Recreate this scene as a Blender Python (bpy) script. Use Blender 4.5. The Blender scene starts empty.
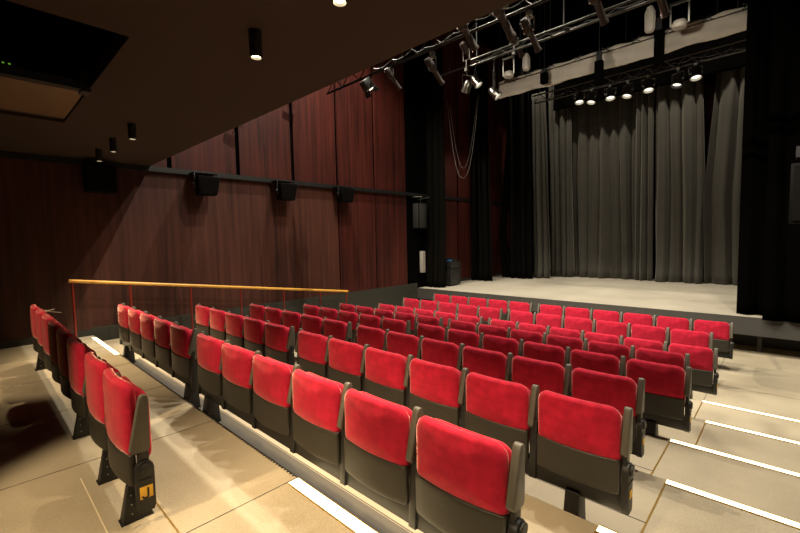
import bpy, bmesh, math, random
from mathutils import Vector, Matrix
random.seed(7)
sc = bpy.context.scene
C = sc.collection
PI = math.pi
OZ = 2.21                      # camera height above the floor in front of the stage

# ------------------------------------------------------------------ materials
def nodes(name):
    m = bpy.data.materials.new(name); m.use_nodes = True
    nt = m.node_tree
    return m, nt, nt.nodes['Principled BSDF']

def plain(name, col, rough=.5, metal=0., sheen=0., tint=None, spec=None, emis=None, estr=0., noise=0., nscale=8., bump=0.):
    m, nt, b = nodes(name)
    b.inputs['Base Color'].default_value = (*col, 1)
    b.inputs['Roughness'].default_value = rough
    b.inputs['Metallic'].default_value = metal
    if sheen:
        b.inputs['Sheen Weight'].default_value = sheen
        b.inputs['Sheen Roughness'].default_value = .45
        if tint: b.inputs['Sheen Tint'].default_value = (*tint, 1)
    if spec is not None: b.inputs['Specular IOR Level'].default_value = spec
    if emis:
        b.inputs['Emission Color'].default_value = (*emis, 1); b.inputs['Emission Strength'].default_value = estr
    if noise or bump:
        tc = nt.nodes.new('ShaderNodeTexCoord'); n = nt.nodes.new('ShaderNodeTexNoise')
        n.inputs['Scale'].default_value = nscale; n.inputs['Detail'].default_value = 5
        nt.links.new(tc.outputs['Object'], n.inputs['Vector'])
        if noise:
            mx = nt.nodes.new('ShaderNodeMix'); mx.data_type = 'RGBA'
            mx.inputs[6].default_value = (*[c*(1-noise) for c in col], 1)
            mx.inputs[7].default_value = (*[min(1, c*(1+noise)) for c in col], 1)
            nt.links.new(n.outputs['Fac'], mx.inputs[0]); nt.links.new(mx.outputs[2], b.inputs['Base Color'])
        if bump:
            bp = nt.nodes.new('ShaderNodeBump'); bp.inputs['Strength'].default_value = bump; bp.inputs['Distance'].default_value = .01
            nt.links.new(n.outputs['Fac'], bp.inputs['Height']); nt.links.new(bp.outputs['Normal'], b.inputs['Normal'])
    return m

def velvet():
    m, nt, b = nodes('red_velvet')
    tc = nt.nodes.new('ShaderNodeTexCoord')
    n1 = nt.nodes.new('ShaderNodeTexNoise'); n1.inputs['Scale'].default_value = 17; n1.inputs['Detail'].default_value = 6
    n2 = nt.nodes.new('ShaderNodeTexNoise'); n2.inputs['Scale'].default_value = 160; n2.inputs['Detail'].default_value = 2
    for n in (n1, n2): nt.links.new(tc.outputs['Object'], n.inputs['Vector'])
    r = nt.nodes.new('ShaderNodeValToRGB')
    r.color_ramp.elements[0].position = .3; r.color_ramp.elements[0].color = (.37, .006, .026, 1)
    r.color_ramp.elements[1].position = .72; r.color_ramp.elements[1].color = (.58, .0125, .044, 1)
    nt.links.new(n1.outputs['Fac'], r.inputs['Fac'])
    mx = nt.nodes.new('ShaderNodeMix'); mx.data_type = 'RGBA'; mx.blend_type = 'MULTIPLY'; mx.inputs[0].default_value = .35
    nt.links.new(r.outputs['Color'], mx.inputs[6]); nt.links.new(n2.outputs['Color'], mx.inputs[7])
    g = nt.nodes.new('ShaderNodeMix'); g.data_type = 'RGBA'; g.blend_type = 'MIX'; g.inputs[0].default_value = .75
    nt.links.new(mx.outputs[2], g.inputs[7]); nt.links.new(r.outputs['Color'], g.inputs[6])
    nt.links.new(g.outputs[2], b.inputs['Base Color'])
    b.inputs['Roughness'].default_value = .85
    b.inputs['Specular IOR Level'].default_value = .2
    b.inputs['Sheen Weight'].default_value = 1.
    b.inputs['Sheen Roughness'].default_value = .32
    b.inputs['Sheen Tint'].default_value = (1, .58, .48, 1)
    bp = nt.nodes.new('ShaderNodeBump'); bp.inputs['Strength'].default_value = .15; bp.inputs['Distance'].default_value = .004
    nt.links.new(n2.outputs['Fac'], bp.inputs['Height']); nt.links.new(bp.outputs['Normal'], b.inputs['Normal'])
    return m

def wood_wall(name, c0, c1, rough=.55):
    m, nt, b = nodes(name)
    tc = nt.nodes.new('ShaderNodeTexCoord')
    mp = nt.nodes.new('ShaderNodeMapping'); mp.inputs['Scale'].default_value = (3, 7, .22)
    n = nt.nodes.new('ShaderNodeTexNoise'); n.inputs['Scale'].default_value = 1.6; n.inputs['Detail'].default_value = 8; n.inputs['Roughness'].default_value = .62
    mp2 = nt.nodes.new('ShaderNodeMapping'); mp2.inputs['Scale'].default_value = (1, 1, .8)
    n2 = nt.nodes.new('ShaderNodeTexNoise'); n2.inputs['Scale'].default_value = .7; n2.inputs['Detail'].default_value = 3
    nt.links.new(tc.outputs['Object'], mp.inputs['Vector']); nt.links.new(mp.outputs['Vector'], n.inputs['Vector'])
    nt.links.new(tc.outputs['Object'], mp2.inputs['Vector']); nt.links.new(mp2.outputs['Vector'], n2.inputs['Vector'])
    a = nt.nodes.new('ShaderNodeMath'); a.operation = 'MULTIPLY_ADD'; a.inputs[1].default_value = .45
    nt.links.new(n2.outputs['Fac'], a.inputs[0]); nt.links.new(n.outputs['Fac'], a.inputs[2])
    r = nt.nodes.new('ShaderNodeValToRGB')
    r.color_ramp.elements[0].position = .5; r.color_ramp.elements[0].color = (*c0, 1)
    r.color_ramp.elements[1].position = .95; r.color_ramp.elements[1].color = (*c1, 1)
    nt.links.new(a.outputs[0], r.inputs['Fac']); nt.links.new(r.outputs['Color'], b.inputs['Base Color'])
    b.inputs['Roughness'].default_value = rough; b.inputs['Specular IOR Level'].default_value = .25
    return m

def floor_mat(name, c0, c1, speck=220, big=1.1):
    m, nt, b = nodes(name)
    tc = nt.nodes.new('ShaderNodeTexCoord')
    n = nt.nodes.new('ShaderNodeTexNoise'); n.inputs['Scale'].default_value = big; n.inputs['Detail'].default_value = 6
    n2 = nt.nodes.new('ShaderNodeTexNoise'); n2.inputs['Scale'].default_value = speck; n2.inputs['Detail'].default_value = 2
    for q in (n, n2): nt.links.new(tc.outputs['Object'], q.inputs['Vector'])
    a = nt.nodes.new('ShaderNodeMath'); a.operation = 'MULTIPLY_ADD'; a.inputs[1].default_value = .8
    nt.links.new(n2.outputs['Fac'], a.inputs[0]); nt.links.new(n.outputs['Fac'], a.inputs[2])
    r = nt.nodes.new('ShaderNodeValToRGB')
    r.color_ramp.elements[0].position = .55; r.color_ramp.elements[0].color = (*c0, 1)
    r.color_ramp.elements[1].position = 1.2 if False else 1.; r.color_ramp.elements[1].color = (*c1, 1)
    nt.links.new(a.outputs[0], r.inputs['Fac']); nt.links.new(r.outputs['Color'], b.inputs['Base Color'])
    b.inputs['Roughness'].default_value = .75; b.inputs['Specular IOR Level'].default_value = .25
    return m

M = dict(
    velvet=velvet(),
    shell=plain('dark_brown_plastic', (.022, .0185, .012), .5, noise=.15, nscale=30),
    arm=plain('grey_armrest_plastic', (.085, .076, .058), .5, noise=.1, nscale=40),
    black=plain('black_metal', (.006, .006, .0055), .5),
    blackm=plain('matt_black', (.0012, .0012, .0012), .9, spec=.02),
    bolt=plain('bolt_steel', (.5, .5, .45), .35, metal=1),
    yellow=plain('yellow_plate', (.80, .46, .03), .5),
    ink=plain('black_ink', (.01, .01, .01), .6),
    floor=floor_mat('beige_speckled_vinyl', (.22, .185, .125), (.40, .345, .245)),
    stage=floor_mat('pale_stage_boards', (.28, .25, .195), (.42, .38, .30), 90, .8),
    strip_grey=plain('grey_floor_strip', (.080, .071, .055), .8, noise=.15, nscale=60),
    joint=plain('floor_joint', (.06, .05, .035), .8),
    brass=plain('brass_trim', (.55, .36, .10), .35, metal=.8),
    pale=plain('pale_joint', (.7, .6, .42), .6),
    wall=wood_wall('red_stained_wood', (.012, .0024, .0017), (.075, .0135, .0085)),
    wall2=wood_wall('brown_stained_wood', (.018, .0058, .0038), (.082, .027, .017)),
    ceil=plain('brown_painted_ceiling', (.034, .0175, .0095), .9, noise=.06, nscale=2),
    plinth=plain('dark_olive_plinth', (.022, .021, .014), .7),
    fascia=plain('charcoal_stage_front', (.040, .037, .031), .7, noise=.15, nscale=5),
    rail=plain('yellow_wood_rail', (.66, .34, .05), .4, noise=.12, nscale=14),
    post=plain('red_painted_post', (.17, .012, .006), .45),
    strip=plain('lit_step_strip', (.9, .85, .7), .5, emis=(1, .80, .45), estr=4.),
    lens=plain('glowing_lamp_glass', (.9, .8, .6), .4, emis=(1, .78, .45), estr=30.),
    drape=plain('charcoal_drape', (.048, .044, .034), .9, sheen=.2, tint=(.8, .75, .62), noise=.15, nscale=3),
    rdrape=plain('black_velour_drape', (.0009, .0008, .00065), .95, noise=.2, nscale=4, spec=.01),
    bdrape=plain('black_wool_drape', (.0045, .0041, .0033), .95, noise=.2, nscale=4, spec=.02),
    spk=plain('speaker_black', (.0022, .002, .0018), .8, spec=.1, noise=.2, nscale=60),
    grey=plain('grey_speaker_front', (.012, .0115, .010), .7, noise=.2, nscale=90),
    steel=plain('bare_aluminium', (.30, .29, .26), .28, metal=1),
    msteel=plain('worn_steel_pipe', (.055, .053, .048), .3, metal=1),
    dsteel=plain('dark_steel_pipe', (.03, .028, .025), .35, metal=1),
    white=plain('off_white_paint', (.30, .28, .24), .6),
    cloth=plain('off_white_cloth', (.40, .37, .31), .85, noise=.15, nscale=5, bump=.5),
    brown=plain('bronze_painted_housing', (.014, .0062, .0035), .5),
    tan=plain('tan_plywood', (.15, .085, .032), .6, noise=.2, nscale=6),
    case=plain('case_laminate', (.014, .0135, .012), .5, noise=.2, nscale=10),
    blue=plain('blue_plastic', (.05, .22, .55), .4),
    cable=plain('white_cable', (.14, .13, .115), .5),
    green=plain('green_indicator', (.1, .5, .05), .4, emis=(.35, .8, .06), estr=.35),
    hotlens=plain('reflector', (.8, .78, .7), .25, emis=(1, .92, .75), estr=1.6),
)

# ------------------------------------------------------------------ mesh helpers
class MB:
    def __init__(s): s.v = []; s.f = []; s.m = []; s.mi = 0
    def add(s, vs, fs):
        o = len(s.v); s.v += [tuple(p) for p in vs]
        for f in fs: s.f.append(tuple(i+o for i in f)); s.m.append(s.mi)
        return s
    def box(s, a, b):
        x0, y0, z0 = a; x1, y1, z1 = b
        return s.add([(x0,y0,z0),(x1,y0,z0),(x1,y1,z0),(x0,y1,z0),(x0,y0,z1),(x1,y0,z1),(x1,y1,z1),(x0,y1,z1)],
                     [(0,3,2,1),(4,5,6,7),(0,1,5,4),(1,2,6,5),(2,3,7,6),(3,0,4,7)])
    def tube(s, p0, p1, r0, r1=None, n=12):
        p0, p1 = Vector(p0), Vector(p1); r1 = r0 if r1 is None else r1
        return s.lathe(p0, (p1-p0), [(0, 0), (0, r0), ((p1-p0).length, r1), ((p1-p0).length, 0)], n)
    def lathe(s, p, d, prof, n=16):
        p = Vector(p); d = Vector(d).normalized()
        a = d.orthogonal().normalized(); b = d.cross(a)
        vs, fs = [], []
        for (t, r) in prof:
            for i in range(n):
                w = 2*PI*i/n; vs.append(p + d*t + (a*math.cos(w)+b*math.sin(w))*max(r, .0002))
        k = len(prof)
        for j in range(k-1):
            for i in range(n):
                fs.append((j*n+i, j*n+(i+1) % n, (j+1)*n+(i+1) % n, (j+1)*n+i))
        fs.append(tuple(range(n-1, -1, -1))); fs.append(tuple((k-1)*n+i for i in range(n)))
        return s.add(vs, fs)
    def path(s, pts, r, n=8):
        for a, b in zip(pts[:-1], pts[1:]): s.tube(a, b, r, r, n)
        return s
    def prism(s, prof, x0, x1, axis=0):
        k = len(prof); vs = []
        for x in (x0, x1):
            for (a, b) in prof:
                vs.append((x, a, b) if axis == 0 else (a, x, b) if axis == 1 else (a, b, x))
        fs = [tuple(range(k-1, -1, -1)), tuple(range(k, 2*k))]
        fs += [(i, (i+1) % k, k+(i+1) % k, k+i) for i in range(k)]
        return s.add(vs, fs)
    def mesh(s, name, mats, bevel=0., smooth=True, seg=2):
        me = bpy.data.meshes.new(name); me.from_pydata(s.v, [], s.f)
        for m in (mats if isinstance(mats, (list, tuple)) else [mats]): me.materials.append(M[m])
        for p, i in zip(me.polygons, s.m): p.material_index = i
        bm = bmesh.new(); bm.from_mesh(me)
        bmesh.ops.recalc_face_normals(bm, faces=bm.faces)
        if bevel:
            es = [e for e in bm.edges if len(e.link_faces) == 2 and e.calc_face_angle() > .6]
            bmesh.ops.bevel(bm, geom=es, offset=bevel, segments=seg, profile=.5, affect='EDGES', clamp_overlap=True)
        for f in bm.faces: f.smooth = smooth
        for e in bm.edges:
            if len(e.link_faces) == 2 and e.calc_face_angle() > .7: e.smooth = False
        bm.to_mesh(me); bm.free()
        return me

def link(name, me, parent=None, loc=None):
    o = bpy.data.objects.new(name, me); C.objects.link(o)
    if parent: o.parent = parent
    if loc: o.location = loc
    return o
def obj(name, mb, mats, parent=None, loc=None, bevel=0., smooth=True, seg=2):
    return link(name, mb.mesh(name, mats, bevel, smooth, seg), parent, loc)
def tag(o, label, cat, group=None, kind=None):
    o['label'] = label; o['category'] = cat
    if group: o['group'] = group
    if kind: o['kind'] = kind
    return o
def thing(name, label, cat, loc=(0, 0, 0), group=None):
    return tag(link(name, None, None, loc), label, cat, group)
def struct(name, mb, mats, label=None, bevel=0.):
    o = obj(name, mb, mats, None, None, bevel, smooth=False); o['kind'] = 'structure'
    return o

# ------------------------------------------------------------------ the setting
LX, RX = -8.35, 2.6
EDGE = [1.345, 2.317, 3.289, 4.261, 5.233, 6.205]     # front edges of the tiers, back to front
LEV = [.72, .60, .48, .36, .24, .12, 0.]
STAGE_Y, STAGE_Z = 9.56, OZ-1.52
ROWX = lambda i: -6.590 + (-.15 if i % 2 else 0)       # left end of row i (0 = nearest the stage)

b = MB(); back = -3.
ys = [back] + EDGE + [16.3]
for k in range(7): b.box((LX-.3, ys[k], -.3), (RX+.3, ys[k+1], LEV[k]))
struct('floor', b, 'floor')
# joints and metal strips let into the floor
b = MB(); e = .0015
def fl(x0, y0, x1, y1, z): b.box((x0, y0, z-.004), (x1, y1, z+e))
b.mi = 0
for xx in (-2.21, -3.47, -4.73, -5.99, -7.25): fl(xx, -2.9, xx+.006, 1.34, .72)
for k in range(1, 6):
    xk = -.71 if k % 2 else -.565
    b.mi = 1; fl(xk-.006, ys[k]+.01, xk+.006, ys[k+1]-.01, LEV[k])
    b.mi = 0; jy = ys[k]+(.235 if k == 1 else .38 if k == 2 else .29); fl(RX-9.3, jy, xk, jy+.007, LEV[k])
for xx in (-.75, .45, 1.65): b.mi = 0; fl(xx, 6.25, xx+.006, 9.5, 0)
fl(-8.3, 7.4, 2.5, 7.406, 0)
b.mi = 1; fl(-2.95, .655, 1.5, .664, .72)
b.mi = 2; fl(-3.25, .405, -2.4, .411, .72)
struct('trim_1', b, ['joint', 'brass', 'pale'])
# dotted black nosing along the edge of the rear walkway
b = MB(); x = -6.5
while x < -2.25:
    b.box((x, 1.330, .716), (x+.014, 1.349, .7225)); x += .034
b.box((-6.5, 1.342, .69), (-2.2, 1.3475, .7212))
struct('trim_2', b, 'black')

b = MB(); b.box((-6.6, 1.349, .598), (1.2, 1.572, .6035)); struct('floor_band', b, 'strip_grey')  # thin dark grey band on the tier floor under the last full row
# left wall: backing, wood panels with open joints, black rail
b = MB(); b.box((LX-.5, back, -.3), (LX-.05, 16.3, 9.4)); b.mi = 1
seams = [back, -1.27, .04, 1.35, 2.66, 3.97, 5.27, 6.56, 7.85, 9.15]
LOWSEAM = (6.56, 7.85, 9.15)
g = .042
zr = OZ+1.345
for a, c in zip(seams[:-1], seams[1:]): b.box((LX-.05, a+g, zr), (LX, c-g, 9.3))
low = [back, 6.56, 7.85, 9.15]
for a, c in zip(low[:-1], low[1:]):
    b.mi = 3 if a < 0 else 1
    b.box((LX-.05, a+.02, .60), (LX, c-.02, zr))
b.mi = 1
st = [10.46, 11.77, 13.08, 14.4, 15.6]
for a, c in zip(st[:-1], st[1:]):
    b.box((LX-.05, a+g, STAGE_Z), (LX, c-g, zr)); b.box((LX-.05, a+g, zr), (LX, c-g, 9.3))
b.mi = 2; b.box((LX-.05, 9.17, .3), (LX+.004, 10.44, 9.3))
struct('wall_left', b, ['blackm', 'wall', 'blackm', 'wall2'])
b = MB()
b.box((LX-.04, back, OZ-1.7), (LX+.012, 1.33, OZ-1.385))
b.box((LX-.04, 1.33, -.1), (LX+.012, 9.56, OZ-1.36))
b.box((LX-.04, 10.3, STAGE_Z-.05), (LX+.010, 16, STAGE_Z+.10))
struct('baseboard_left', b, 'plinth')
b = MB(); b.box((LX, back, OZ+1.300), (LX+.060, 16, OZ+1.395)); b.box((LX+.060, back, OZ+1.302), (LX+.075, 16, OZ+1.315))
b.box((LX, 5.0, OZ+1.325), (LX+.03, 16, OZ+1.39))
struct('trim_3', b, 'black')
b = MB(); b.box((RX, back, -.3), (RX+.3, 16.3, 9.4)); struct('wall_right', b, 'ceil')
b = MB(); b.box((LX-.5, back-.3, -.3), (RX+.3, back, 9.4)); struct('wall_back', b, 'wall')
b = MB(); b.box((LX-.5, 16.1, -.3), (RX+.3, 16.4, 9.4)); b.mi = 1
b.box((-2.35, 16.06, STAGE_Z), (-1.45, 16.1, OZ+2.1)); b.box((-2.35, 16.06, OZ+2.35), (-1.45, 16.1, OZ+4.6))
struct('wall_stage', b, ['blackm', 'wall'])

# low rear ceiling with a recess, high black ceiling
SZ = OZ+1.40; SY = 2.335
hx0, hx1, hy0, hy1 = -6.02, -3.27, -1.4, .84
b = MB()
b.box((LX-.3, back, SZ), (hx0, SY-.10, SZ+.12)); b.box((hx1, back, SZ), (RX+.2, SY-.10, SZ+.12))
b.box((hx0, back, SZ), (hx1, hy0, SZ+.12)); b.box((hx0, hy1, SZ), (hx1, SY-.10, SZ+.12))
b.box((LX-.3, SY-.10, SZ), (RX+.2, SY, 9.4))
b.mi = 1
b.box((hx0-.1, hy0-.1, SZ+.9), (hx1+.1, hy1+.1, SZ+1.0))
b.box((hx0-.03, hy0, SZ+.005), (hx0-.001, hy1, SZ+.9)); b.box((hx1+.001, hy0, SZ+.12), (hx1+.03, hy1, SZ+.9))
b.box((hx0, hy1+.001, SZ+.12), (hx1, hy1+.03, SZ+.9)); b.box((hx0, hy0-.03, SZ+.12), (hx1, hy0-.001, SZ+.9))
struct('ceiling', b, ['ceil', 'blackm'])
b = MB(); b.box((LX-.4, SY, 9.3), (RX+.3, 16.4, 9.5)); struct('ceiling_hall', b, 'blackm')

# stage
b = MB(); b.box((LX-.02, STAGE_Y+.045, STAGE_Z-.06), (RX, 16.1, STAGE_Z)); struct('stage_floor', b, 'stage')
b = MB(); b.box((LX-.02, STAGE_Y, OZ-1.845), (RX, STAGE_Y+.045, STAGE_Z)); b.box((LX+.0, 10.4, 0), (RX, 10.46, STAGE_Z-.06))
for xx in (-6, -4, -2, -.35, 1): b.box((xx, 9.9, 0), (xx+.06, 9.96, STAGE_Z-.06))
struct('stage_front', b, 'fascia')

# ------------------------------------------------------------------ handrail by the left wall
hx = -8.0
t = thing('handrail', 'long sloping handrail with yellow wooden bar and red posts along left wall', 'handrail', (hx, 1.0, 0))
PY = [1.076, 1.837, 2.79, 3.74, 4.71, 5.67, 6.46]
ztop = lambda y: OZ-.540-(y-1.065)*(1.285-.552)/(6.483-1.065)
def level(y):
    for k in range(6):
        if y < EDGE[k]: return LEV[k]
    return 0
b = MB(); b.tube((0, .04, ztop(1.04)), (0, 5.5, ztop(6.5)), .027, n=14)
obj('rail_bar', b, 'rail', t)
for y in PY:
    b = MB(); b.tube((0, y-1, level(y)), (0, y-1, ztop(y)-.02), .0165, n=10); b.tube((0, y-1, level(y)), (0, y-1, level(y)+.012), .05, n=12)
    obj('post', b, 'post', t)

# ------------------------------------------------------------------ seats
def pad(w, z0, z1, t, y0, curve, rt, rb, rnd=.028, soft=.0):
    hw, hh, zc = w/2, (z1-z0)/2, (z0+z1)/2
    out = []
    def arc(cx, cz, r, a0, n=6):
        for i in range(n+1):
            a = a0+PI/2*i/n; out.append((cx+r*math.cos(a), cz+r*math.sin(a)))
    def seg(x0, x1, z, n=6):
        for i in range(1, n): out.append((x0+(x1-x0)*i/n, z))
    arc(hw-rb, -hh+rb, rb, -PI/2); arc(hw-rt, hh-rt, rt, 0); seg(hw-rt, -hw+rt, hh); arc(-hw+rt, hh-rt, rt, PI/2)
    arc(-hw+rb, -hh+rb, rb, PI); seg(-hw+rb, hw-rb, -hh)
    n = len(out); vs, fs = [], []
    h = t/2
    rings = [(rnd*1.5, -h), (rnd*.75, -h*.93), (rnd*.25, -h*.68), (0, -h*.25), (0, h*.25), (rnd*.25, h*.68), (rnd*.75, h*.93), (rnd*1.5, h)]
    R = []
    for (i, y) in rings: R.append((1-i/hw, 1-i/hh, y))
    R = [(.0, .0, -h-soft), (.34, .34, -h-soft*.9), (.68, .68, -h-soft*.6)] + R + [(.68, .68, h+soft*.6), (.34, .34, h+soft*.9), (0, 0, h+soft)]
    for (sx, sz, y) in R:
        for (x, z) in out:
            xx = x*sx
            vs.append((xx, y0+h+y-curve*(1-(xx/hw)**2), zc+z*sz))
    k = len(R)
    for j in range(k-1):
        for i in range(n): fs.append((j*n+i, j*n+(i+1) % n, (j+1)*n+(i+1) % n, (j+1)*n+i))
    mb = MB(); mb.add(vs, fs); return mb

def clean(me):
    bm = bmesh.new(); bm.from_mesh(me); bmesh.ops.remove_doubles(bm, verts=bm.verts, dist=1e-5)
    bmesh.ops.recalc_face_normals(bm, faces=bm.faces)
    for f in bm.faces: f.smooth = True
    bm.to_mesh(me); bm.free(); return me

def wedge(zb, zt):
    return [(.000, zb+.015), (.012, zb), (.085, zb-.004), (.094, zb+.01), (.100, zt-.03), (.094, zt-.006), (.080, zt), (.064, zt-.004), (.055, zt-.02)]

def seat_set(tag_, W, zp, zs, zseat, zst, za, zbr, ztop=.80):
    """meshes of one seat: zp = bottom of back pad, zs = bottom of shell, zseat, za = armrest span, zbr = bracket bottom"""
    S = {}
    S['back_pad'] = clean(pad(W, zp, ztop, .062, .0, .026, .068, .02, soft=.004).mesh('back_pad', 'velvet'))
    sh = pad(W+.006, zs, zp+.012, .034, .002, .028, .012, .018, rnd=.006); S['back_shell'] = clean(sh.mesh('back_shell', 'shell'))
    S['seat_cushion'] = clean(pad(W-.006, zseat, zst, .060, .060, .012, .075, .06, rnd=.026, soft=.006).mesh('seat_cushion', 'velvet'))
    b = MB(); b.prism(wedge(*za), -.030, .008); S['armrest'] = b.mesh('armrest', 'arm', .006)
    b = MB(); b.prism([(.005, zbr), (.05, zbr-.012), (.075, zbr+.02), (.07, za[0]+.04), (.03, za[0]+.04)], -.022, .022)
    b.tube((-.024, .05, za[0]-.03), (.024, .05, za[0]-.03), .016); b.mi = 1
    b.tube((-.026, .05, za[0]-.03), (.026, .05, za[0]-.03), .007)
    S['side_bracket'] = b.mesh('side_bracket', ['black', 'bolt'], .003)
    return S
def end_panel(zb, zt):
    pr = []
    for i in range(7):
        a = PI*i/6; pr.append((.050+.044*math.cos(a), zt-.044+.044*math.sin(a)))
    pr += [(.006, zb+.02), (.020, zb), (.084, zb), (.094, zb+.02)]
    b = MB(); b.prism(pr, -.012, .024)
    b.tube((.022, .060, zt-.045), (.034, .060, zt-.045), .032, n=18); b.tube((.034, .060, zt-.045), (.036, .060, zt-.045), .026, n=18)
    b.box((.022, .010, zb+.165), (.028, .092, zb+.18))
    b.prism([(.02, zt-.05), (.075, zt-.05), (.075, zt+.12), (.03, zt+.12)], -.012, .012)
    return b.mesh('end_panel', 'black', .004)

W = .466
A = seat_set('tier', W, .505, .322, .40, .768, (.545, .797), .225)
AJ = seat_set('loose', W+.024, .375, .215, .32, .70, (.400, .70), .18, .765)
PAN, PANJ = end_panel(.22, .50), end_panel(.075, .350)
def plate(zb, h=.065):
    b = MB(); b.box((.0235, .051-h/2+.002, zb+.1075-h/2), (.0285, .051+h/2-.002, zb+.1075+h/2)); return b.mesh('row_plate', 'yellow', .002)
PL, PLJ = plate(.22, .042), plate(.075)
# the letter on the plate of the rear row
jp = []
for i in range(9):
    a = PI+PI*i/8; jp.append((.060+.018*math.cos(a), .155+.018*math.sin(a)))
jp += [(.078, .195), (.0685, .195)]
for i in range(9):
    a = 2*PI-PI*i/8; jp.append((.060+.0085*math.cos(a), .155+.0085*math.sin(a)))
b = MB(); b.prism([(y-.015, z+.012) for y, z in jp], .0286, .0300); LETTER = b.mesh('letter', 'ink', smooth=False)

ORD = ['leftmost', 'second', 'third', 'fourth', 'fifth', 'sixth', 'seventh', 'eighth', 'ninth', 'tenth', 'rightmost']
ROWN = ['row nearest the stage', 'second row from the stage', 'third row from the stage', 'fourth row from the stage',
        'fifth row from the stage', 'sixth row from the stage', 'seventh row from the stage', 'last row before the rear walkway']
def make_seat(S, loc, label, group, left_arm, right_arm, pitch, panel=None, plate_=None, letter=None, mirror=False):
    t = thing('theatre_seat', label, 'seat', loc, group)
    for n in ('back_pad', 'back_shell', 'seat_cushion'): link(n, S[n], t)
    for s, on in ((-1, left_arm), (1, right_arm)):
        if on:
            link('armrest', S['armrest'], t, (s*pitch/2, 0, 0))
            if not (panel and s > 0): link('side_bracket', S['side_bracket'], t, (s*pitch/2, 0, 0))
    if panel:
        p = link('end_panel', panel, t, (pitch/2-.012, 0.012 if letter else 0, 0)); q = link('row_plate', plate_, p)
        q['label'] = 'small yellow row plate'
        if letter:
            q['label'] = 'yellow row plate with black letter J'
            bpy.data.objects['row_plate'] if False else None
            l = link('letter', letter, p)
    return t
def bank(name_label, x0, x1, y, z0, stands, group, hbeam=(.222, .335)):
    loose = hbeam[1] < .3
    t = thing('seat_beam', name_label, 'beam', ((x0+x1)/2, y, z0), group)
    cx = (x0+x1)/2
    b = MB(); b.box((x0-cx+.02, .022, hbeam[0]), (x1-cx-.02, .085, hbeam[1])); obj('beam', b, 'black', t, bevel=.004)
    for sx in stands:
        b = MB()
        X = sx-cx; w = .036 if loose else .046; tp = .62 if loose else .88; T = hbeam[0]+.02
        vs = [(X-w, -.035, 0), (X+w, -.035, 0), (X+w, .105, 0), (X-w, .105, 0), (X-w*tp, .0, T), (X+w*tp, .0, T), (X+w*tp, .09, T), (X-w*tp, .09, T)]
        b.add(vs, [(0,3,2,1),(4,5,6,7),(0,1,5,4),(1,2,6,5),(2,3,7,6),(3,0,4,7)])
        b.box((X-w-.002, -.042, 0), (X+w+.002, .112, .008)); b.mi = 1
        for zz in (.05, .1, .15):
            b.tube((X+w*(1-.38*zz/T), .01, zz), (X+w*(1-.38*zz/T)+.006, .01, zz), .006, n=8)
        obj('stand', b, ['black', 'bolt'], t, bevel=.003)
    return t
ROWY = [8.159, 7.163, 6.188, 5.21, 4.247, 3.275, 2.336, 1.377]
GAP, D = .171, .53
for i, y in enumerate(ROWY):
    z = LEV[max(0, 8-i-1)] if False else [0, 0, 0, .12, .24, .36, .48, .60][i]
    x0 = ROWX(i)
    for k in range(11):
        x = x0+k*D+D/2+(GAP if k >= 5 else 0)
        lab = 'red velvet tip-up seat, %s%s in the %s' % (ORD[k], ' from the left' if 0 < k < 10 else '', ROWN[i])
        make_seat(A, (x, y, z), lab, 'seats in the '+ROWN[i], k in (0, 5), True, D, PAN if k == 10 else None, PL)
    xa, xb, xc = x0, x0+5*D, x0+5*D+GAP
    bank('black steel beam and stands under the left bank of the '+ROWN[i], xa, xb, y, z, (xa+.28, xb-.10), 'seat beams')
    bank('black steel beam and stands under the right bank of the '+ROWN[i], xc, xc+6*D, y, z, (xc+.20, xc+6*D-.28), 'seat beams')
# loose rear row, marked J
JY, JZ, DJ = .510, .72, .547
xs = [-6.985+k*DJ for k in range(6)] + [-2.44-2*DJ, -2.44-DJ]
for k, xl in enumerate(xs):
    lab = ['leftmost red seat of the rear row beside the left wall', 'second red seat from the left in the rear row on the walkway',
           'third red seat from the left in the rear row on the walkway', 'fourth red seat from the left in the rear row on the walkway',
           'fifth red seat from the left in the rear row on the walkway', 'sixth red seat from the left in the rear row on the walkway',
           'red seat next to the one with the letter J plate', 'red seat at the near end of the rear row, letter J on its side'][k]
    make_seat(AJ, (xl+DJ/2, JY, JZ), lab, 'seats in the rear row', k in (0, 6), True, DJ, PANJ if k == 7 else None, PLJ, LETTER)
bank('black steel beam and stands under the far six seats of the rear row', xs[0], xs[5]+DJ, JY, JZ, (-6.55, -3.98), 'seat beams', (.175, .23))
bank('black steel beam and stands under the near two seats of the rear row', xs[6], xs[7]+DJ-.05, JY, JZ, (-3.10, -2.545), 'seat beams', (.175, .23))
# torn strip of paper lying on top of the rear row
b = MB()
for (p, q) in [((0, 0, .004), (.20, .05, .045)), ((.02, .01, .004), (.22, .10, .0)), ((-.10, 0, .002), (.05, .01, .006))]:
    b.tube(p, q, .006, .003, n=6)
tag(obj('straw_twig', b, 'cloth', None, (-5.95, JY+.05, JZ+.768)), 'thin pale forked twig lying on top of the rear row of seats', 'twig')

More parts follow.
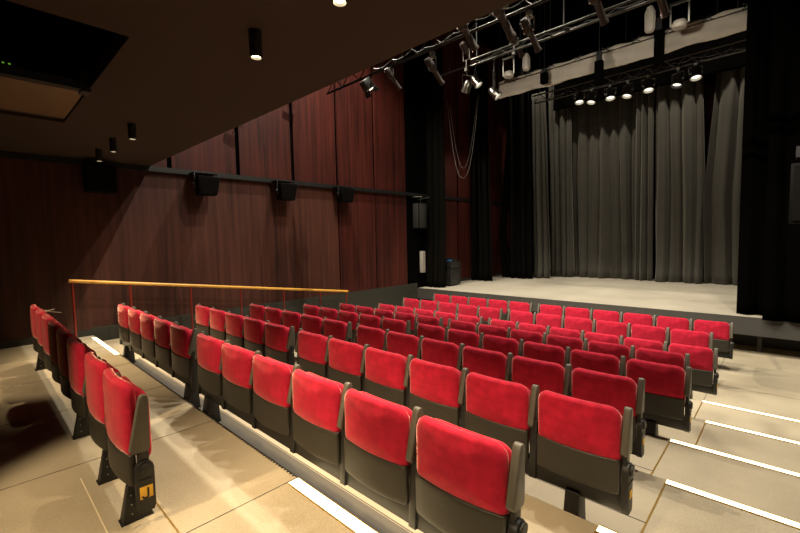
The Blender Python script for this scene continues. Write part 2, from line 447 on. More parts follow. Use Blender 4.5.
# ------------------------------------------------------------------ lit step edges
def step_light(x0, x1, yk, z, lab, w=.062):
    t = thing('step_light', lab, 'step light', ((x0+x1)/2, yk, z), 'lit strips on the step edges')
    h = (x1-x0)/2
    b = MB(); b.box((-h, -w, .0), (h, -.004, .006)); obj('light_strip', b, 'strip', t)
    b = MB(); b.box((-h, -.004, -.03), (h, .003, .0075)); b.box((-h, -w-.005, 0), (h, -w, .0075)); obj('metal_edge', b, 'brass', t)
step_light(-8.1, -6.6, EDGE[0], .72, 'lit white step strip on the walkway edge beside the left wall')
step_light(-2.19, 1.4, EDGE[0], .72, 'lit white step strip on the walkway edge in the foreground', .075)
NM = ['', 'next to the last full row', 'beside the seventh row from the stage', 'beside the sixth row from the stage', 'beside the fifth row from the stage', 'beside the fourth row from the stage']
for k in range(1, 6):
    xk = -.71 if k % 2 else -.565
    step_light(xk, 1.4, EDGE[k], LEV[k], 'lit white strip on the right aisle step '+NM[k])

# ------------------------------------------------------------------ curtains
def curtain(name, label, mat, xt, xb, y, zb, zt, folds, amp, seed, group=None, xmid=None, nu=None, nv=28, flare=.0, ywob=0.):
    rnd = random.Random(seed); nu = nu or int(folds*9)+12
    ph = [rnd.uniform(0, 6.28) for _ in range(4)]
    fr = [folds*rnd.uniform(.9, 1.1), folds*rnd.uniform(.45, .6), folds*rnd.uniform(1.7, 2.1)]
    vs, fs = [], []
    for j in range(nv+1):
        v = j/nv; z = zb+(zt-zb)*v
        if xmid is None: x0, x1 = xb[0]+(xt[0]-xb[0])*v, xb[1]+(xt[1]-xb[1])*v
        else:
            vm, m0, m1 = xmid
            if v < vm: s_ = v/vm; s_ = s_*s_*(3-2*s_); x0, x1 = xb[0]+(m0-xb[0])*s_, xb[1]+(m1-xb[1])*s_
            else: s_ = (v-vm)/(1-vm); x0, x1 = m0+(xt[0]-m0)*s_, m1+(xt[1]-m1)*s_
        for i in range(nu+1):
            u = i/nu; uu = u+.018*math.sin(5*v+ph[3]+7*u)
            f = 2.2*abs(math.sin(3.1416*fr[0]*uu+ph[0]))**.75-1.2+.55*math.sin(6.283*fr[1]*uu+ph[1]+.6*v)+.25*math.sin(6.283*fr[2]*uu+ph[2])
            a = amp*(1+.35*(1-v)); fl_ = flare*max(0, (.10-v)/.10)**2
            vs.append((x0+(x1-x0)*u, y-f*a-fl_*(1+.5*math.sin(9*u+ph[1])), z))
    for j in range(nv):
        for i in range(nu):
            p = j*(nu+1)+i; fs.append((p, p+1, p+nu+2, p+nu+1))
    mb = MB(); mb.add(vs, fs)
    o = obj(name, mb, mat); md = o.modifiers.new('thickness', 'SOLIDIFY'); md.thickness = .008
    cx, cz = (xb[0]+xb[1])/2, zb
    for v in o.data.vertices: v.co.x -= cx; v.co.y -= y; v.co.z -= cz
    o.location = (cx, y, cz)
    tag(o, label, 'curtain', group); return o
ST = STAGE_Z+.01
G1 = 'dark curtains at the back of the stage'
curtain('stage_curtain', 'bright charcoal curtain at the left end of the backdrop', 'drape', (-7.0, -6.42), (-6.88, -6.14), 14.5, ST, OZ+5.15, 3.6, .09, 11, G1, flare=.10)
curtain('stage_curtain', 'charcoal curtain directly right of the bright left one', 'drape', (-6.70, -5.85), (-6.55, -5.72), 15.25, ST, OZ+6, 4.4, .085, 12, G1)
curtain('stage_curtain', 'wide charcoal curtain in the middle left of the backdrop', 'drape', (-5.95, -3.80), (-5.80, -3.70), 15.6, ST, OZ+6, 6.3, .075, 13, G1, flare=.12)
curtain('stage_curtain', 'narrow charcoal curtain in the middle of the backdrop', 'drape', (-3.76, -3.26), (-3.70, -3.17), 15.34, ST, OZ+6, 3, .08, 14, G1)
curtain('stage_curtain', 'charcoal curtain just left of the red gap in the backdrop', 'drape', (-3.20, -2.03), (-3.10, -1.84), 15.32, ST, OZ+5.9, 3.4, .08, 15, G1, xmid=(.36, -3.14, -1.835), flare=.12)
curtain('stage_curtain', 'charcoal curtain right of the red gap, at the right end', 'drape', (-1.56, -.80), (-1.80, -.70), 15.28, ST, OZ+5.9, 2.2, .10, 16, G1, xmid=(.36, -1.865, -.76))
G2 = 'black side curtains at the left of the stage'
curtain('side_curtain', 'black side curtain nearest the seats at left of stage', 'bdrape', (-8.22, -7.60), (-8.33, -7.66), 10.0, STAGE_Z-.02, OZ+5.6, 4, .06, 21, G2, xmid=(.3, -8.26, -7.60))
curtain('side_curtain', 'black side curtain in the middle of the three at left', 'bdrape', (-8.25, -7.56), (-8.30, -7.38), 12.5, ST, OZ+6, 4, .07, 22, G2)
curtain('side_curtain', 'black gathered side curtain deepest on the stage left side', 'bdrape', (-7.62, -6.77), (-7.50, -6.66), 13.9, ST, OZ+6, 4, .07, 23, G2)
curtain('side_curtain', 'narrow black curtain tail swept aside behind the deepest side curtain', 'bdrape', (-7.75, -7.45), (-7.95, -7.4), 14.2, ST, OZ+4, 2, .07, 24, G2, xmid=(.3, -8.1, -7.85), flare=.1)
G3 = 'black curtains at the right of the stage opening'
curtain('proscenium_curtain', 'black curtain closing the right side of the stage opening', 'rdrape', (-.65, .2), (-.66, .2), 9.85, ST, OZ+6, 3, .03, 31, G3)
curtain('proscenium_curtain', 'black curtain in front at the far right of the picture', 'rdrape', (-.30, 2.55), (-.28, 2.55), 9.50, STAGE_Z-.01, OZ+6, 8, .025, 32, G3)
curtain('border_curtain', 'black masking border hung across the top of the backdrop', 'rdrape', (-6.35, 2.3), (-6.35, 2.3), 15.0, OZ+4.55, OZ+6.6, 14, .02, 41)


# ------------------------------------------------------------------ left wall fittings
def wall_speaker(y0, y1, z0, z1, lab):
    t = thing('wall_speaker', lab, 'speaker', (LX+.3, (y0+y1)/2, z0), 'black speakers under the wall rail')
    h = (y1-y0)/2
    b = MB(); b.add([(-.13, -h*.8, 0), (.09, -h*.8, 0), (.09, h*.8, 0), (-.13, h*.8, 0), (-.13, -h, z1-z0), (.15, -h, z1-z0), (.15, h, z1-z0), (-.13, h, z1-z0)],
                    [(0,3,2,1),(4,5,6,7),(0,1,5,4),(1,2,6,5),(2,3,7,6),(3,0,4,7)])
    obj('cabinet', b, 'spk', t, bevel=.01)
    b = MB(); b.add([(.092, -h*.7, .03), (.092, h*.7, .03), (.146, h*.85, z1-z0-.03), (.146, -h*.85, z1-z0-.03),
                     (.100, -h*.7, .03), (.100, h*.7, .03), (.154, h*.85, z1-z0-.03), (.154, -h*.85, z1-z0-.03)],
                    [(0,3,2,1),(4,5,6,7),(0,1,5,4),(1,2,6,5),(2,3,7,6),(3,0,4,7)])
    obj('grille', b, 'spk', t)
    b = MB(); zt = OZ+1.33-z0
    for s in (-1, 1): b.box((-.02, s*(h+.012)-.008, .12), (.02, s*(h+.012)+.008, zt))
    b.box((-.25, -h-.02, zt-.012), (.02, h+.02, zt+.004)); b.tube((0, -h-.045, .2), (0, -h-.01, .2), .03)
    obj('bracket', b, 'black', t, bevel=.002)
wall_speaker(2.99, 3.40, OZ+.91, OZ+1.25, 'leftmost of the three black speakers hanging under the wall rail')
wall_speaker(4.69, 5.10, OZ+.91, OZ+1.26, 'middle one of the three black speakers under the wall rail')
wall_speaker(6.35, 6.76, OZ+.95, OZ+1.28, 'black speaker under the wall rail, nearest the stage')
t = thing('wall_speaker', 'black speaker in the dark below the low ceiling, far left', 'speaker', (LX+.2, 1.55, OZ+.86))
b = MB(); b.box((-.15, -.2, 0), (.15, .2, .42)); obj('cabinet', b, 'spk', t, bevel=.012)
b = MB(); b.box((.151, -.17, .03), (.16, .17, .39)); obj('grille', b, 'spk', t)
b = MB(); b.box((-.2, -.03, .3), (-.15, .03, .46)); obj('bracket', b, 'black', t)
t = thing('column_speaker', 'tall grey fronted loudspeaker on dark wall left of stage', 'speaker', (-8.20, 9.60, OZ+.31))
b = MB(); b.box((-.14, -.2, 0), (.10, .2, .79)); obj('cabinet', b, 'spk', t, bevel=.012)
b = MB(); b.box((-.12, -.212, .03), (.09, -.201, .76)); b.box((.101, -.17, .03), (.11, .17, .76)); obj('grille', b, 'grey', t, bevel=.004)
b = MB(); b.tube((-.2, 0, .88), (.3, .1, .95), .014); b.tube((-.2, -.25, .96), (.16, -.1, .96), .012); b.tube((.02, 0, .79), (.02, 0, .95), .012); obj('bracket', b, 'steel', t)
t = thing('wall_box', 'narrow off white box on dark wall beside the first side curtain', 'box', (LX+.07, 9.76, OZ-1.05))
b = MB(); b.box((-.06, -.07, 0), (.06, .07, .67)); obj('housing', b, 'white', t, bevel=.01)
b = MB(); b.box((.061, -.055, .05), (.066, .055, .62)); obj('cover', b, 'white', t)
t = thing('flight_case', 'dark flight case standing on the stage beside side curtain', 'case', (-8.0, 10.72, STAGE_Z))
b = MB(); b.box((-.27, -.27, .04), (.27, .27, .58)); b.box((-.275, -.275, .58), (.275, .275, .78)); obj('body', b, 'case', t, bevel=.012)
b = MB()
for s in (-1, 1):
    for q in (-1, 1): b.box((s*.262-.018, q*.262-.018, .04), (s*.262+.018, q*.262+.018, .78))
b.box((-.28, -.28, .572), (.28, .28, .588)); obj('edge_trim', b, 'black', t)
b = MB(); b.box((.06, -.29, .52), (.16, -.274, .64)); obj('latch', b, 'steel', t)
for sx in (-.2, .2):
    for sy in (-.2, .2):
        b = MB(); b.tube((sx-.02, sy, .022), (sx+.02, sy, .022), .022); obj('caster', b, 'black', t)
t = thing('mixer_unit', 'small black unit with blue front lying on the flight case', 'equipment', (-7.93, 10.72, STAGE_Z+.782))
b = MB(); b.box((-.18, -.15, 0), (.18, .15, .07)); b.tube((-.1, -.05, .07), (-.06, 0, .14), .02); b.tube((.05, 0, .07), (.05, 0, .12), .03); obj('body', b, 'black', t, bevel=.005)
b = MB(); b.box((-.02, -.158, .015), (.17, -.151, .06)); obj('front_panel', b, 'blue', t)
b = MB()
pts = []
for i in range(25):
    u = i/24; x = -7.68+1.09*u; pts.append((x, 10.35, OZ+1.80+ (2.35 if u < .5 else 2.25)*abs(2*u-1)**2.3))
b.path(pts, .006)
pts = []
for i in range(21):
    u = i/20; x = -7.62+.95*u; pts.append((x, 10.40, OZ+2.1+1.9*abs(2*u-1)**2.0))
b.path(pts, .004)
tag(obj('hanging_cable', b, 'cable'), 'pale cable hanging in a deep loop beside the side curtains', 'cable')
# speaker hanging at the right edge of the frame
t = thing('hanging_speaker', 'black speaker cut off by the right edge of the picture', 'speaker', (.24, 7.1, OZ+.1))
b = MB(); b.box((-.24, -.2, 0), (.24, .2, .72)); obj('cabinet', b, 'spk', t, bevel=.012)
b = MB(); b.box((-.21, -.215, .03), (.21, -.201, .69)); obj('grille', b, 'spk', t)
b = MB(); b.box((-.18, -.05, .72), (.18, .05, .735)); b.tube((0, 0, .72), (0, 0, 4.4), .02); b.box((-.2, -.12, .80), (.2, .12, .93)); obj('hanger', b, 'black', t)

# ------------------------------------------------------------------ rear ceiling fittings
DL = [(-2.61, 'black downlight on the low ceiling nearest the foreground'), (-5.58, 'second black downlight, first of the far group of three'),
      (-6.48, 'middle one of the three small downlights far left'), (-7.33, 'small downlight closest to the left wall'),
      (-1.72, 'downlight at the very top edge of the picture'), (-.83, 'downlight above the end of the last full row')]
def spot(name, loc, target, energy, size, blend, col, radius=.05):
    l = bpy.data.lights.new(name, 'SPOT'); l.energy = energy; l.spot_size = math.radians(size); l.spot_blend = blend; l.color = col; l.shadow_soft_size = radius
    o = bpy.data.objects.new(name, l); C.objects.link(o); o.location = loc
    o.rotation_euler = (Vector(target)-Vector(loc)).to_track_quat('-Z', 'Y').to_euler(); return o
def area(name, loc, target, energy, sx, sy, col, spread=180):
    l = bpy.data.lights.new(name, 'AREA'); l.energy = energy; l.shape = 'RECTANGLE'; l.size = sx; l.size_y = sy; l.color = col; l.spread = math.radians(spread)
    o = bpy.data.objects.new(name, l); C.objects.link(o); o.location = loc
    o.rotation_euler = (Vector(target)-Vector(loc)).to_track_quat('-Z', 'Y').to_euler(); return o
WARM = (1, .76, .46)
NEUT = (1, .90, .74)
E_DOWN, E_BACK, E_HOUSE, E_STAGE, E_CURT = 195, 300, 900, 110, 420
for x, lab in DL:
    t = thing('ceiling_downlight', lab, 'downlight', (x, 1.4, SZ), 'black cylinder downlights on the low ceiling')
    b = MB(); b.lathe((0, 0, 0), (0, 0, -1), [(0, .0), (0, .042), (.165, .042), (.175, .040), (.175, .034), (.150, .033)], 20)
    obj('housing', b, 'black', t)
    b = MB(); b.tube((0, 0, -.150), (0, 0, -.158), .032, n=18); obj('lamp_glass', b, 'lens', t)
    spot('downlight_lamp', (x, 1.4, SZ-.19), (x, 1.4, 0), E_DOWN, 66, .8, WARM, .04)
for x, tx, e, c in ((-6.3, -6.3, 1.1, 42), (-2.55, -2.75, 1.75, 46), (-1.2, -1.2, 1.1, 46)):
    spot('rear_downlight_lamp', (x, -1.6, SZ-.19), (tx, .62, OZ-1.05), E_BACK*e, c, .5, WARM, .04)

t = thing('ceiling_hatch', 'tan plywood hatch panel with black rails in the ceiling recess', 'hatch', (-5.26, .8, SZ))
b = MB(); b.box((-.54, -2.1, -.005), (.56, .02, .025)); obj('panel', b, 'tan', t, bevel=.004)
b = MB(); b.box((-.62, -2.1, .0), (-.54, .02, .10)); obj('side_rail', b, 'black', t)
b = MB(); b.box((.56, -2.1, -.01), (.66, .03, .06)); obj('side_rail', b, 'black', t)
b = MB(); b.box((.54, -.02, -.03), (.68, .05, .16)); b.tube((.6, .05, .05), (.6, .08, .05), .025); obj('corner_bracket', b, 'black', t)
t = thing('projector', 'black projector up in the ceiling recess with green indicator lights', 'projector', (-5.17, .40, SZ+.10))
b = MB(); b.box((-.22, -.3, 0), (.22, .2, .2)); b.lathe((0, .2, .1), (0, 1, 0), [(0, 0), (0, .07), (.08, .06), (.08, .045), (.02, .04)]); b.tube((0, 0, .2), (0, 0, .68), .03); obj('housing', b, 'black', t, bevel=.01)
b = MB(); b.box((.221, -.10, .08), (.225, -.085, .09)); b.box((.221, -.06, .08), (.225, -.045, .09)); obj('indicator', b, 'green', t)

# ------------------------------------------------------------------ lighting rig
def truss(name, label, x0, x1, y, zt, zb, mat='steel', r=.024, step=.4, up=None, dy=0.):
    t = thing(name, label, 'truss', ((x0+x1)/2, y, zb))
    cx = (x0+x1)/2; h = zt-zb
    b = MB(); b.tube((x0-cx, dy, h), (x1-cx, dy, h), r); obj('top_chord', b, mat, t)
    b = MB(); b.tube((x0-cx, 0, 0), (x1-cx, 0, 0), r); obj('bottom_chord', b, mat, t)
    b = MB(); n = int((x1-x0)/step)
    for i in range(n):
        a = x0-cx+i*(x1-x0)/n; c = a+(x1-x0)/n
        b.tube((a, 0, 0), ((a+c)/2, dy, h), r*.5, n=6); b.tube(((a+c)/2, dy, h), (c, 0, 0), r*.5, n=6)
    obj('bracing', b, mat, t)
    if up:
        for x in up:
            b = MB(); b.tube((x-cx, dy, h), (x-cx, dy, 9.29-zb), .012, n=6); obj('hanging_wire', b, 'black', t)
    return t
truss('lighting_truss', 'dark lighting truss across the hall above the front seats', -6.6, 2.3, 5.0, OZ+3.08, OZ+2.86, 'dsteel', .022, .45, (-6, -3, 0, 2))
truss('lighting_bar', 'bright double pipe lighting bar between the front truss and stage', -4.95, 2.3, 7.5, OZ+3.72, OZ+3.60, 'msteel', .024, 2.4, (-4.8, -3, 0, 2))
truss('lighting_truss', 'lighting truss over the stage with a row of small lamps', -5.2, 2.2, 11.0, OZ+3.83, OZ+3.66, 'msteel', .022, .4, (-5, -2.9, -1.2, 2), -.12)

def frame_of(d):
    d = Vector(d).normalized(); s = d.cross(Vector((0, 0, 1)));
    s = s.normalized() if s.length > .01 else Vector((1, 0, 0))
    return d, s
def lamp(kind, label, p, d, scale, barz, mat='brown', group='stage lamps on the lighting bars', name=None):
    """p = pivot of the lamp, d = beam direction, barz = height of the pipe it is clamped to"""
    t = thing(name or {'profile': 'profile_spotlight', 'par': 'par_lamp', 'fresnel': 'fresnel_lamp'}[kind], label, 'spotlight', p, group)
    d, s = frame_of(d); k = scale
    if kind == 'profile':
        b = MB(); b.lathe(-d*.24*k, d, [(0, 0), (0, .055*k), (.03*k, .08*k), (.27*k, .085*k), (.30*k, .06*k)], 14)
        for i in range(4): b.lathe(-d*(.20-.05*i)*k, d, [(0, .08*k), (.0, .091*k), (.012*k, .091*k), (.012*k, .08*k)], 14)
        obj('housing', b, mat, t)
        b = MB(); b.lathe(d*.06*k, d, [(0, 0), (0, .055*k), (.30*k, .055*k), (.32*k, .066*k), (.36*k, .066*k), (.36*k, .055*k), (.33*k, .0)], 14); obj('lens_tube', b, mat, t)
    elif kind == 'par':
        b = MB(); b.lathe(-d*.12*k, d, [(0, 0), (0, .05*k), (.05*k, .085*k), (.22*k, .095*k), (.24*k, .10*k), (.24*k, .085*k), (.18*k, .08*k)], 16); obj('housing', b, mat, t)
        b = MB(); b.lathe(d*.07*k, d, [(0, 0), (0, .08*k), (.012*k, .07*k), (.018*k, 0)], 16); obj('lens', b, 'hotlens', t)
    else:
        b = MB(); u = s.cross(d)
        vs = [s*a*.12*k+u*c*.13*k+d*e*k for e in (-.15, .12) for c in (-1, 1) for a in (-1, 1)]
        b.add(vs, [(0,1,3,2),(4,6,7,5),(0,4,5,1),(2,3,7,6),(0,2,6,4),(1,5,7,3)]); obj('housing', b, mat, t, bevel=.012)
        b = MB(); b.lathe(d*.12*k, d, [(0, 0), (0, .10*k), (.03*k, .10*k), (.035*k, .08*k), (.02*k, 0)], 16); obj('lens', b, 'hotlens', t)
        for c in (-1, 1):
            b = MB(); o_ = u*c*.13*k
            vs = [s*a*.12*k+o_+d*.12*k+(d*.16*k+u*c*.05*k)*e+u*f for e in (0, 1) for f in (0, .006) for a in (-1, 1)]
            b.add(vs, [(0,1,3,2),(4,6,7,5),(0,4,5,1),(2,3,7,6),(0,2,6,4),(1,5,7,3)]); obj('barn_door', b, mat, t)
    up = barz-p[2]; w = .11*k
    b = MB()
    for q in (-1, 1): b.path([s*q*w, s*q*w+Vector((0, 0, up*.55))], .010, 6)
    b.path([-s*w+Vector((0, 0, up*.55)), s*w+Vector((0, 0, up*.55))], .011, 6)
    for q in (-1, 1): b.tube(s*q*w, s*q*(w-.035), .02, n=8)
    obj('yoke', b, 'steel', t)
    b = MB(); b.tube((0, 0, up*.55), (0, 0, up-.04), .014, n=8); b.box((-.03, -.035, up-.075), (.03, .035, up-.017)); obj('clamp', b, 'steel', t)
    return t
SD = (.12, .72, -.69)
T1 = OZ+2.86
lamp('fresnel', 'small lamp at the far left end of the front truss', (-5.45, 5.0, OZ+2.72), (.1, .6, -.7), .65, T1, 'black')
lamp('profile', 'dark spotlight second from the left end of the front truss', (-4.86, 5.0, OZ+2.70), SD, .6, T1, 'brown')
lamp('profile', 'brown spotlight third along the front truss, angled down to stage', (-4.02, 5.05, OZ+2.60), SD, .68, T1)
lamp('profile', 'thick brown spotlight raised on the front truss, fourth from left', (-3.36, 4.9, OZ+2.93), SD, .86, T1+.22)
lamp('profile', 'big brown spotlight at the top edge, fifth along the front truss', (-2.80, 4.9, OZ+2.92), SD, .9, T1+.22)
lamp('profile', 'brown spotlight with silver yoke, sixth along the front truss', (-2.46, 5.05, OZ+2.60), SD, .68, T1)
lamp('profile', 'brown spotlight cut by the top of the picture, left of two', (-1.66, 5.05, OZ+2.66), SD, .7, T1)
lamp('profile', 'brown spotlight cut by the top of the picture, right of two', (-1.05, 5.05, OZ+2.52), SD, .7, T1)
P2 = OZ+3.60
lamp('profile', 'slim brown spotlight hung behind the thick fourth one', (-5.06, 7.5, OZ+3.95), SD, .8, P2, group='spotlights on the second lighting bar')
lamp('profile', 'slim brown spotlight just below the big fifth one', (-3.96, 7.5, OZ+3.80), SD, .85, P2, group='spotlights on the second lighting bar')
GP = 'bright small lamps over the stage'
lamp('par', 'left half of the silver lamp pair near the side curtains', (-6.06, 9.0, OZ+3.86), (-.5, .2, -.7), 1.2, OZ+4.35, 'steel', GP)
lamp('par', 'right half of the silver lamp pair near the side curtains', (-5.80, 9.0, OZ+3.92), (.5, .2, -.75), 1.2, OZ+4.35, 'steel', GP)
lamp('par', 'silver lamp hanging at the left end of the pale cloth roll', (-5.28, 9.0, OZ+3.50), (.5, .2, -.6), 1.2, OZ+4.35, 'steel', GP)
b = MB(); b.tube((-1.4, 0, 0), (1.4, 0, 0), .022); b.tube((-1, 0, 0), (-1, 0, 2.7), .01); b.tube((1, 0, 0), (1, 0, 2.7), .01)
tag(obj('lamp_pipe', b, 'black', None, (-5.6, 9.0, OZ+4.35)), 'short black pipe carrying the silver lamps at the left', 'pipe')
P3 = OZ+3.66
for i, (x, z, lab) in enumerate([(-3.98, 3.52, 'leftmost of the small bright lamps below the stage truss'), (-3.67, 3.45, 'second small bright lamp below the stage truss'),
                    (-3.25, 3.44, 'third small bright lamp, near the middle of the row'), (-2.86, 3.40, 'fourth and widest of the bright lamps in the row'),
                    (-2.44, 3.42, 'fifth bright lamp, right of the widest one'), (-1.87, 3.38, 'sixth small lamp below the stage truss, dim'),
                    (-1.55, 3.45, 'rightmost small lamp below the stage truss')]):
    lamp('par', lab, (x, 10.98, OZ+z), (.1*(-1)**i, -.25, -.9), 1.15, P3, 'steel' if i not in (5,) else 'black', GP)
def flood(p, lab):
    t = thing('frame_floodlight', lab, 'floodlight', p, 'square framed floodlights')
    b = MB()
    for s in (-1, 1): b.box((s*.14-.012, -.015, -.02), (s*.14+.012, .015, .36))
    b.box((-.16, -.02, .35), (.16, .02, .39)); obj('yoke', b, 'steel', t)
    b = MB(); b.lathe((0, 0, -.08), (0, 0, 1), [(0, 0), (0, .11), (.06, .13), (.12, .10), (.14, 0)], 16); obj('head', b, 'white', t)
    b = MB(); b.tube((0, 0, .38), (0, 0, .55), .015); b.box((-.04, -.04, .50), (.04, .04, .58)); obj('clamp', b, 'black', t)
flood((-5.0, 9.2, OZ+3.92), 'square framed floodlight at the left of the cloth roll')
flood((-1.56, 9.2, OZ+3.84), 'square framed floodlight above the right of the cloth roll')
b = MB(); b.tube((-6.4, 0, 0), (2, 0, 0), .022); b.tube((-4, 0, 0), (-4, 0, 2.5), .01); b.tube((0, 0, 0), (0, 0, 2.5), .01)
tag(obj('lamp_pipe', b, 'black', None, (0, 9.25, OZ+4.46)), 'long black pipe above the pale cloth roll', 'pipe')
def motor(x, z0, z1, lab):
    t = thing('hoist_motor', lab, 'hoist', (x, 9.35, z0), 'ribbed hoist motors'); h = z1-z0
    b = MB(); b.lathe((0, 0, 0), (0, 0, 1), [(0, 0), (0, .07), (.03, .085), (h-.08, .085), (h-.03, .06), (h, .055), (h, 0)], 14)
    for i in range(8):
        a = 2*PI*i/8; b.box((.083*math.cos(a)-.008, .083*math.sin(a)-.008, .04), (.083*math.cos(a)+.008, .083*math.sin(a)+.008, h-.1))
    obj('body', b, 'white', t)
    b = MB(); b.tube((0, 0, h), (0, 0, 9.28-z0), .008, n=6); obj('chain', b, 'steel', t)
motor(-4.62, OZ+3.94, OZ+4.30, 'ribbed pale hoist motor at the left above cloth roll')
motor(-2.07, OZ+3.92, OZ+4.38, 'ribbed pale hoist motor in the middle above cloth roll')
for x, z0, z1, lab in [(-4.36, 3.66, 4.0, 'left black hanging box in front of the cloth roll'), (-3.12, 3.3, 4.0, 'middle black hanging box in front of the cloth roll'), (-1.99, 3.4, 4.3, 'right black hanging box in front of the cloth roll')]:
    t = thing('hanging_box', lab, 'box', (x, 9.75, OZ+z0), 'black hanging boxes')
    b = MB(); b.box((-.08, -.07, 0), (.08, .07, (z1-z0)*.72)); obj('body', b, 'blackm', t, bevel=.01)
    b = MB(); b.box((-.05, -.04, (z1-z0)*.72), (.05, .04, z1-z0)); b.tube((0, 0, z1-z0), (0, 0, 9.28-OZ-z0), .01, n=6); obj('hanger', b, 'black', t)
def cable_run(pts, sag, lab, mat='cable', r=.008, n=7):
    b = MB(); q = []
    for a, c in zip(pts[:-1], pts[1:]):
        for i in range(n):
            u = i/n; p = Vector(a).lerp(Vector(c), u); p.z -= sag*4*u*(1-u); q.append(p)
    q.append(Vector(pts[-1])); b.path(q, r, 6); tag(obj('rig_cable', b, mat), lab, 'cable', 'cables looped along the lighting rig')
rc = random.Random(3)
for (x0, x1, y, z, lab) in [(-5.2, 1.5, 4.93, OZ+2.90, 'black cable looped along the bottom of the front truss'), (-4.8, 1.2, 7.44, OZ+3.62, 'black cable looped along the second lighting bar'),
                            (-5.0, 1.0, 10.93, OZ+3.70, 'black cable looped along the stage truss above the bright lamps')]:
    P = []; x = x0  # runs of cable
    while x < x1: P.append((x, y, z+rc.uniform(-.02, .08))); x += rc.uniform(.22, .6)
    cable_run(P, .05, lab, 'black', .007)
# rolled pale cloth tied to a bar
t = thing('cloth_roll', 'long rolled pale cloth tied to a bar above the stage', 'cloth roll', (-3.2, 10.0, OZ+3.7))
b = MB(); nx = 120; vs = []; fs = []; rr = random.Random(5); K = 18
x0, x1 = -2.50, 2.70
hz = lambda u: .04*math.sin(9*u)+.03*math.sin(23*u+1)
for i in range(nx+1):
    u = i/nx; x = x0+(x1-x0)*u
    for j in range(K):
        a = 2*PI*j/K
        w = .03+.014*math.sin(37*u)+.012*math.sin(61*u+2)
        # flattened hanging fold: tall, thin, heavier at the hem
        z = .16+.185*math.cos(a); th = .035+.05*max(0, -math.cos(a))**3*(1+.5*math.sin(45*u)+.4*math.sin(90*u+1))
        vs.append((x, math.sin(a)*th+.012*math.sin(30*u+3*z*10), z+(.010*math.sin(41*u)+.008*math.sin(17*u) if math.cos(a) < 0 else 0)))
for i in range(nx):
    for j in range(K): fs.append((i*K+j, i*K+(j+1) % K, (i+1)*K+(j+1) % K, (i+1)*K+j))
fs += [tuple(range(K)), tuple(nx*K+j for j in range(K-1, -1, -1))]
b.add(vs, fs); obj('hanging_fold', b, 'cloth', t)
b = MB(); vs = []; fs = []; nx = 160
for i in range(nx+1):
    u = i/nx; x = x0+(x1-x0)*u; r = .055+.028*abs(math.sin(26*u))+.012*math.sin(71*u)
    for j in range(12):
        a = 2*PI*j/12; vs.append((x, .02+r*math.cos(a), .37+r*.75*math.sin(a)))
for i in range(nx):
    for j in range(12): fs.append((i*12+j, i*12+(j+1) % 12, (i+1)*12+(j+1) % 12, (i+1)*12+j))
fs += [tuple(range(12)), tuple(nx*12+j for j in range(11, -1, -1))]
b.add(vs, fs); obj('roll', b, 'cloth', t)
b = MB(); b.tube((x0-.05, -.05, .335), (x1+.03, -.05, .335), .014); obj('bar', b, 'black', t)
for i in range(9):
    b = MB(); x = x0+.25+i*.6
    b.tube((x-.08, -.075, .34), (x+.08, -.07, .44), .007, n=6); b.tube((x+.08, -.075, .34), (x-.08, -.07, .44), .007, n=6); obj('tie', b, 'black', t)
b = MB(); b.tube((x0, 0, .34), (x0, 0, 9.28-OZ-3.7), .01, n=6); obj('hanging_wire', b, 'black', t)
b = MB(); b.tube((x1-.3, 0, .34), (x1-.3, 0, 9.28-OZ-3.7), .01, n=6); obj('hanging_wire', b, 'black', t)
# small wall lamps on arms at the panel joints
for y, z, lab in [(5.27, OZ+3.2, 'small lamp on an arm high on the wall, right of two'), (4.05, OZ+2.55, 'small lamp on an arm high on the wall, left of two')]:
    t = thing('wall_lamp', lab, 'wall lamp', (LX+.02, y, z), 'small lamps on arms high on the wall')
    b = MB(); b.path([(0, 0, .1), (.14, 0, .1), (.16, .10, .14)], .012); b.box((-.02, -.04, .04), (.01, .04, .16)); obj('arm', b, 'steel', t)
    b = MB(); b.tube((.12, -.16, .02), (.16, .08, .05), .028); obj('head', b, 'steel', t)

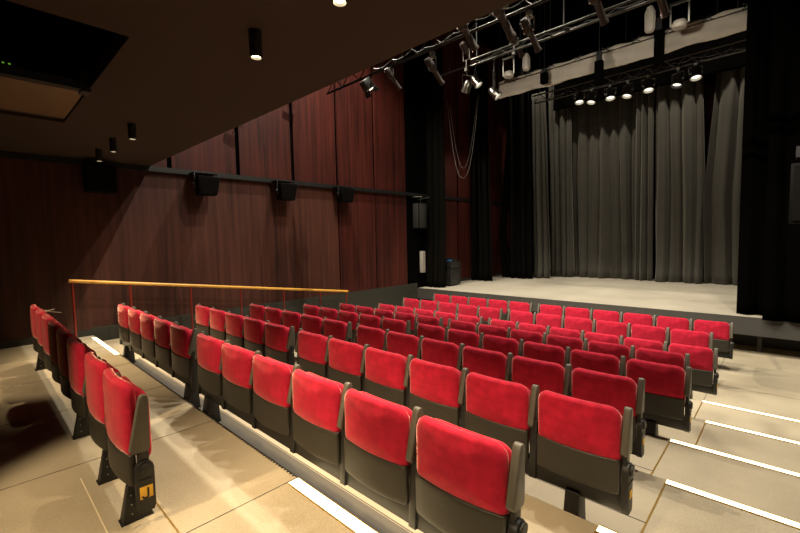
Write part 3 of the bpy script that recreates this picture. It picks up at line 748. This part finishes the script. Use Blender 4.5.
# ------------------------------------------------------------------ light
for x, y, e in ((-7.0, 5.5, 1), (-4.4, 4.7, .52), (-1.9, 4.7, .52), (.6, 4.7, .75)): spot('house_lamp', (x, y, OZ+6.3), (x+.1, y+.1, 0), E_HOUSE*2.0*e, 128, .5, NEUT, .04)
for x in (-5.6, -3.4, -1.3): spot('front_truss_lamp', (x, 5.1, OZ+2.65), (x+.2, 8.0, OZ-1.6), 560, 80, .5, NEUT, .05)
spot('side_wall_fill', (-5.6, 11.2, OZ+3.2), (-8.3, 11.8, OZ+.2), 150, 90, .6, NEUT, .05)  # added fill without a fitting, brightens the wall at stage left
for x in (-4.3, -1.7): spot('cloth_fill', (x, 7.7, OZ+3.45), (x-.1, 10.0, OZ+3.95), 80, 120, .7, NEUT, .05)  # added fills without fittings, brighten the cloth roll from the front
for x in (-4.5, -1.5): spot('rig_top_fill', (x, 6.2, OZ+5.4), (x, 6.3, OZ+3), 240, 110, .7, NEUT, .05)  # added unseen fills above the rig, put highlights on pipes and yokes
for x in (-5.6, -3.4, -1.5): spot('stage_lamp', (x, 10.9, OZ+3.3), (x, 11.0, 0), E_STAGE, 60, .12, NEUT, .06)
for x in (-6.2, -4.3, -2.5, -.9): spot('backdrop_lamp', (x, 13.6, OZ+7.0), (x, 15.0, OZ+1.5), E_CURT, 80, .6, NEUT, .05)
w = bpy.data.worlds.new('World'); sc.world = w; w.use_nodes = True
w.node_tree.nodes['Background'].inputs[0].default_value = (.9, .8, .65, 1); w.node_tree.nodes['Background'].inputs[1].default_value = .0

# ------------------------------------------------------------------ camera
cd = bpy.data.cameras.new('Camera'); cam = bpy.data.objects.new('Camera', cd); C.objects.link(cam)
cd.sensor_fit = 'HORIZONTAL'; cd.sensor_width = 36; cd.lens = 409.0/800*36; cd.clip_start = .05
yaw, pitch, roll = [math.radians(a) for a in (43.49, 3.79, -1.14)]
F = Vector((-math.sin(yaw)*math.cos(pitch), math.cos(yaw)*math.cos(pitch), -math.sin(pitch)))
r = Vector((math.cos(yaw), math.sin(yaw), 0)); u = r.cross(F)
rx = r*math.cos(roll)+u*math.sin(roll); ux = -r*math.sin(roll)+u*math.cos(roll)
mw = Matrix((rx, ux, -F)).transposed().to_4x4(); mw.translation = (0, 0, OZ); cam.matrix_world = mw
sc.camera = cam
sc.view_settings.view_transform = 'Standard'; sc.view_settings.look = 'None'; sc.view_settings.gamma = 1; sc.view_settings.use_curve_mapping = False
sc.view_settings.exposure = 0.0
try: sc.cycles.use_denoising = True
except Exception: pass
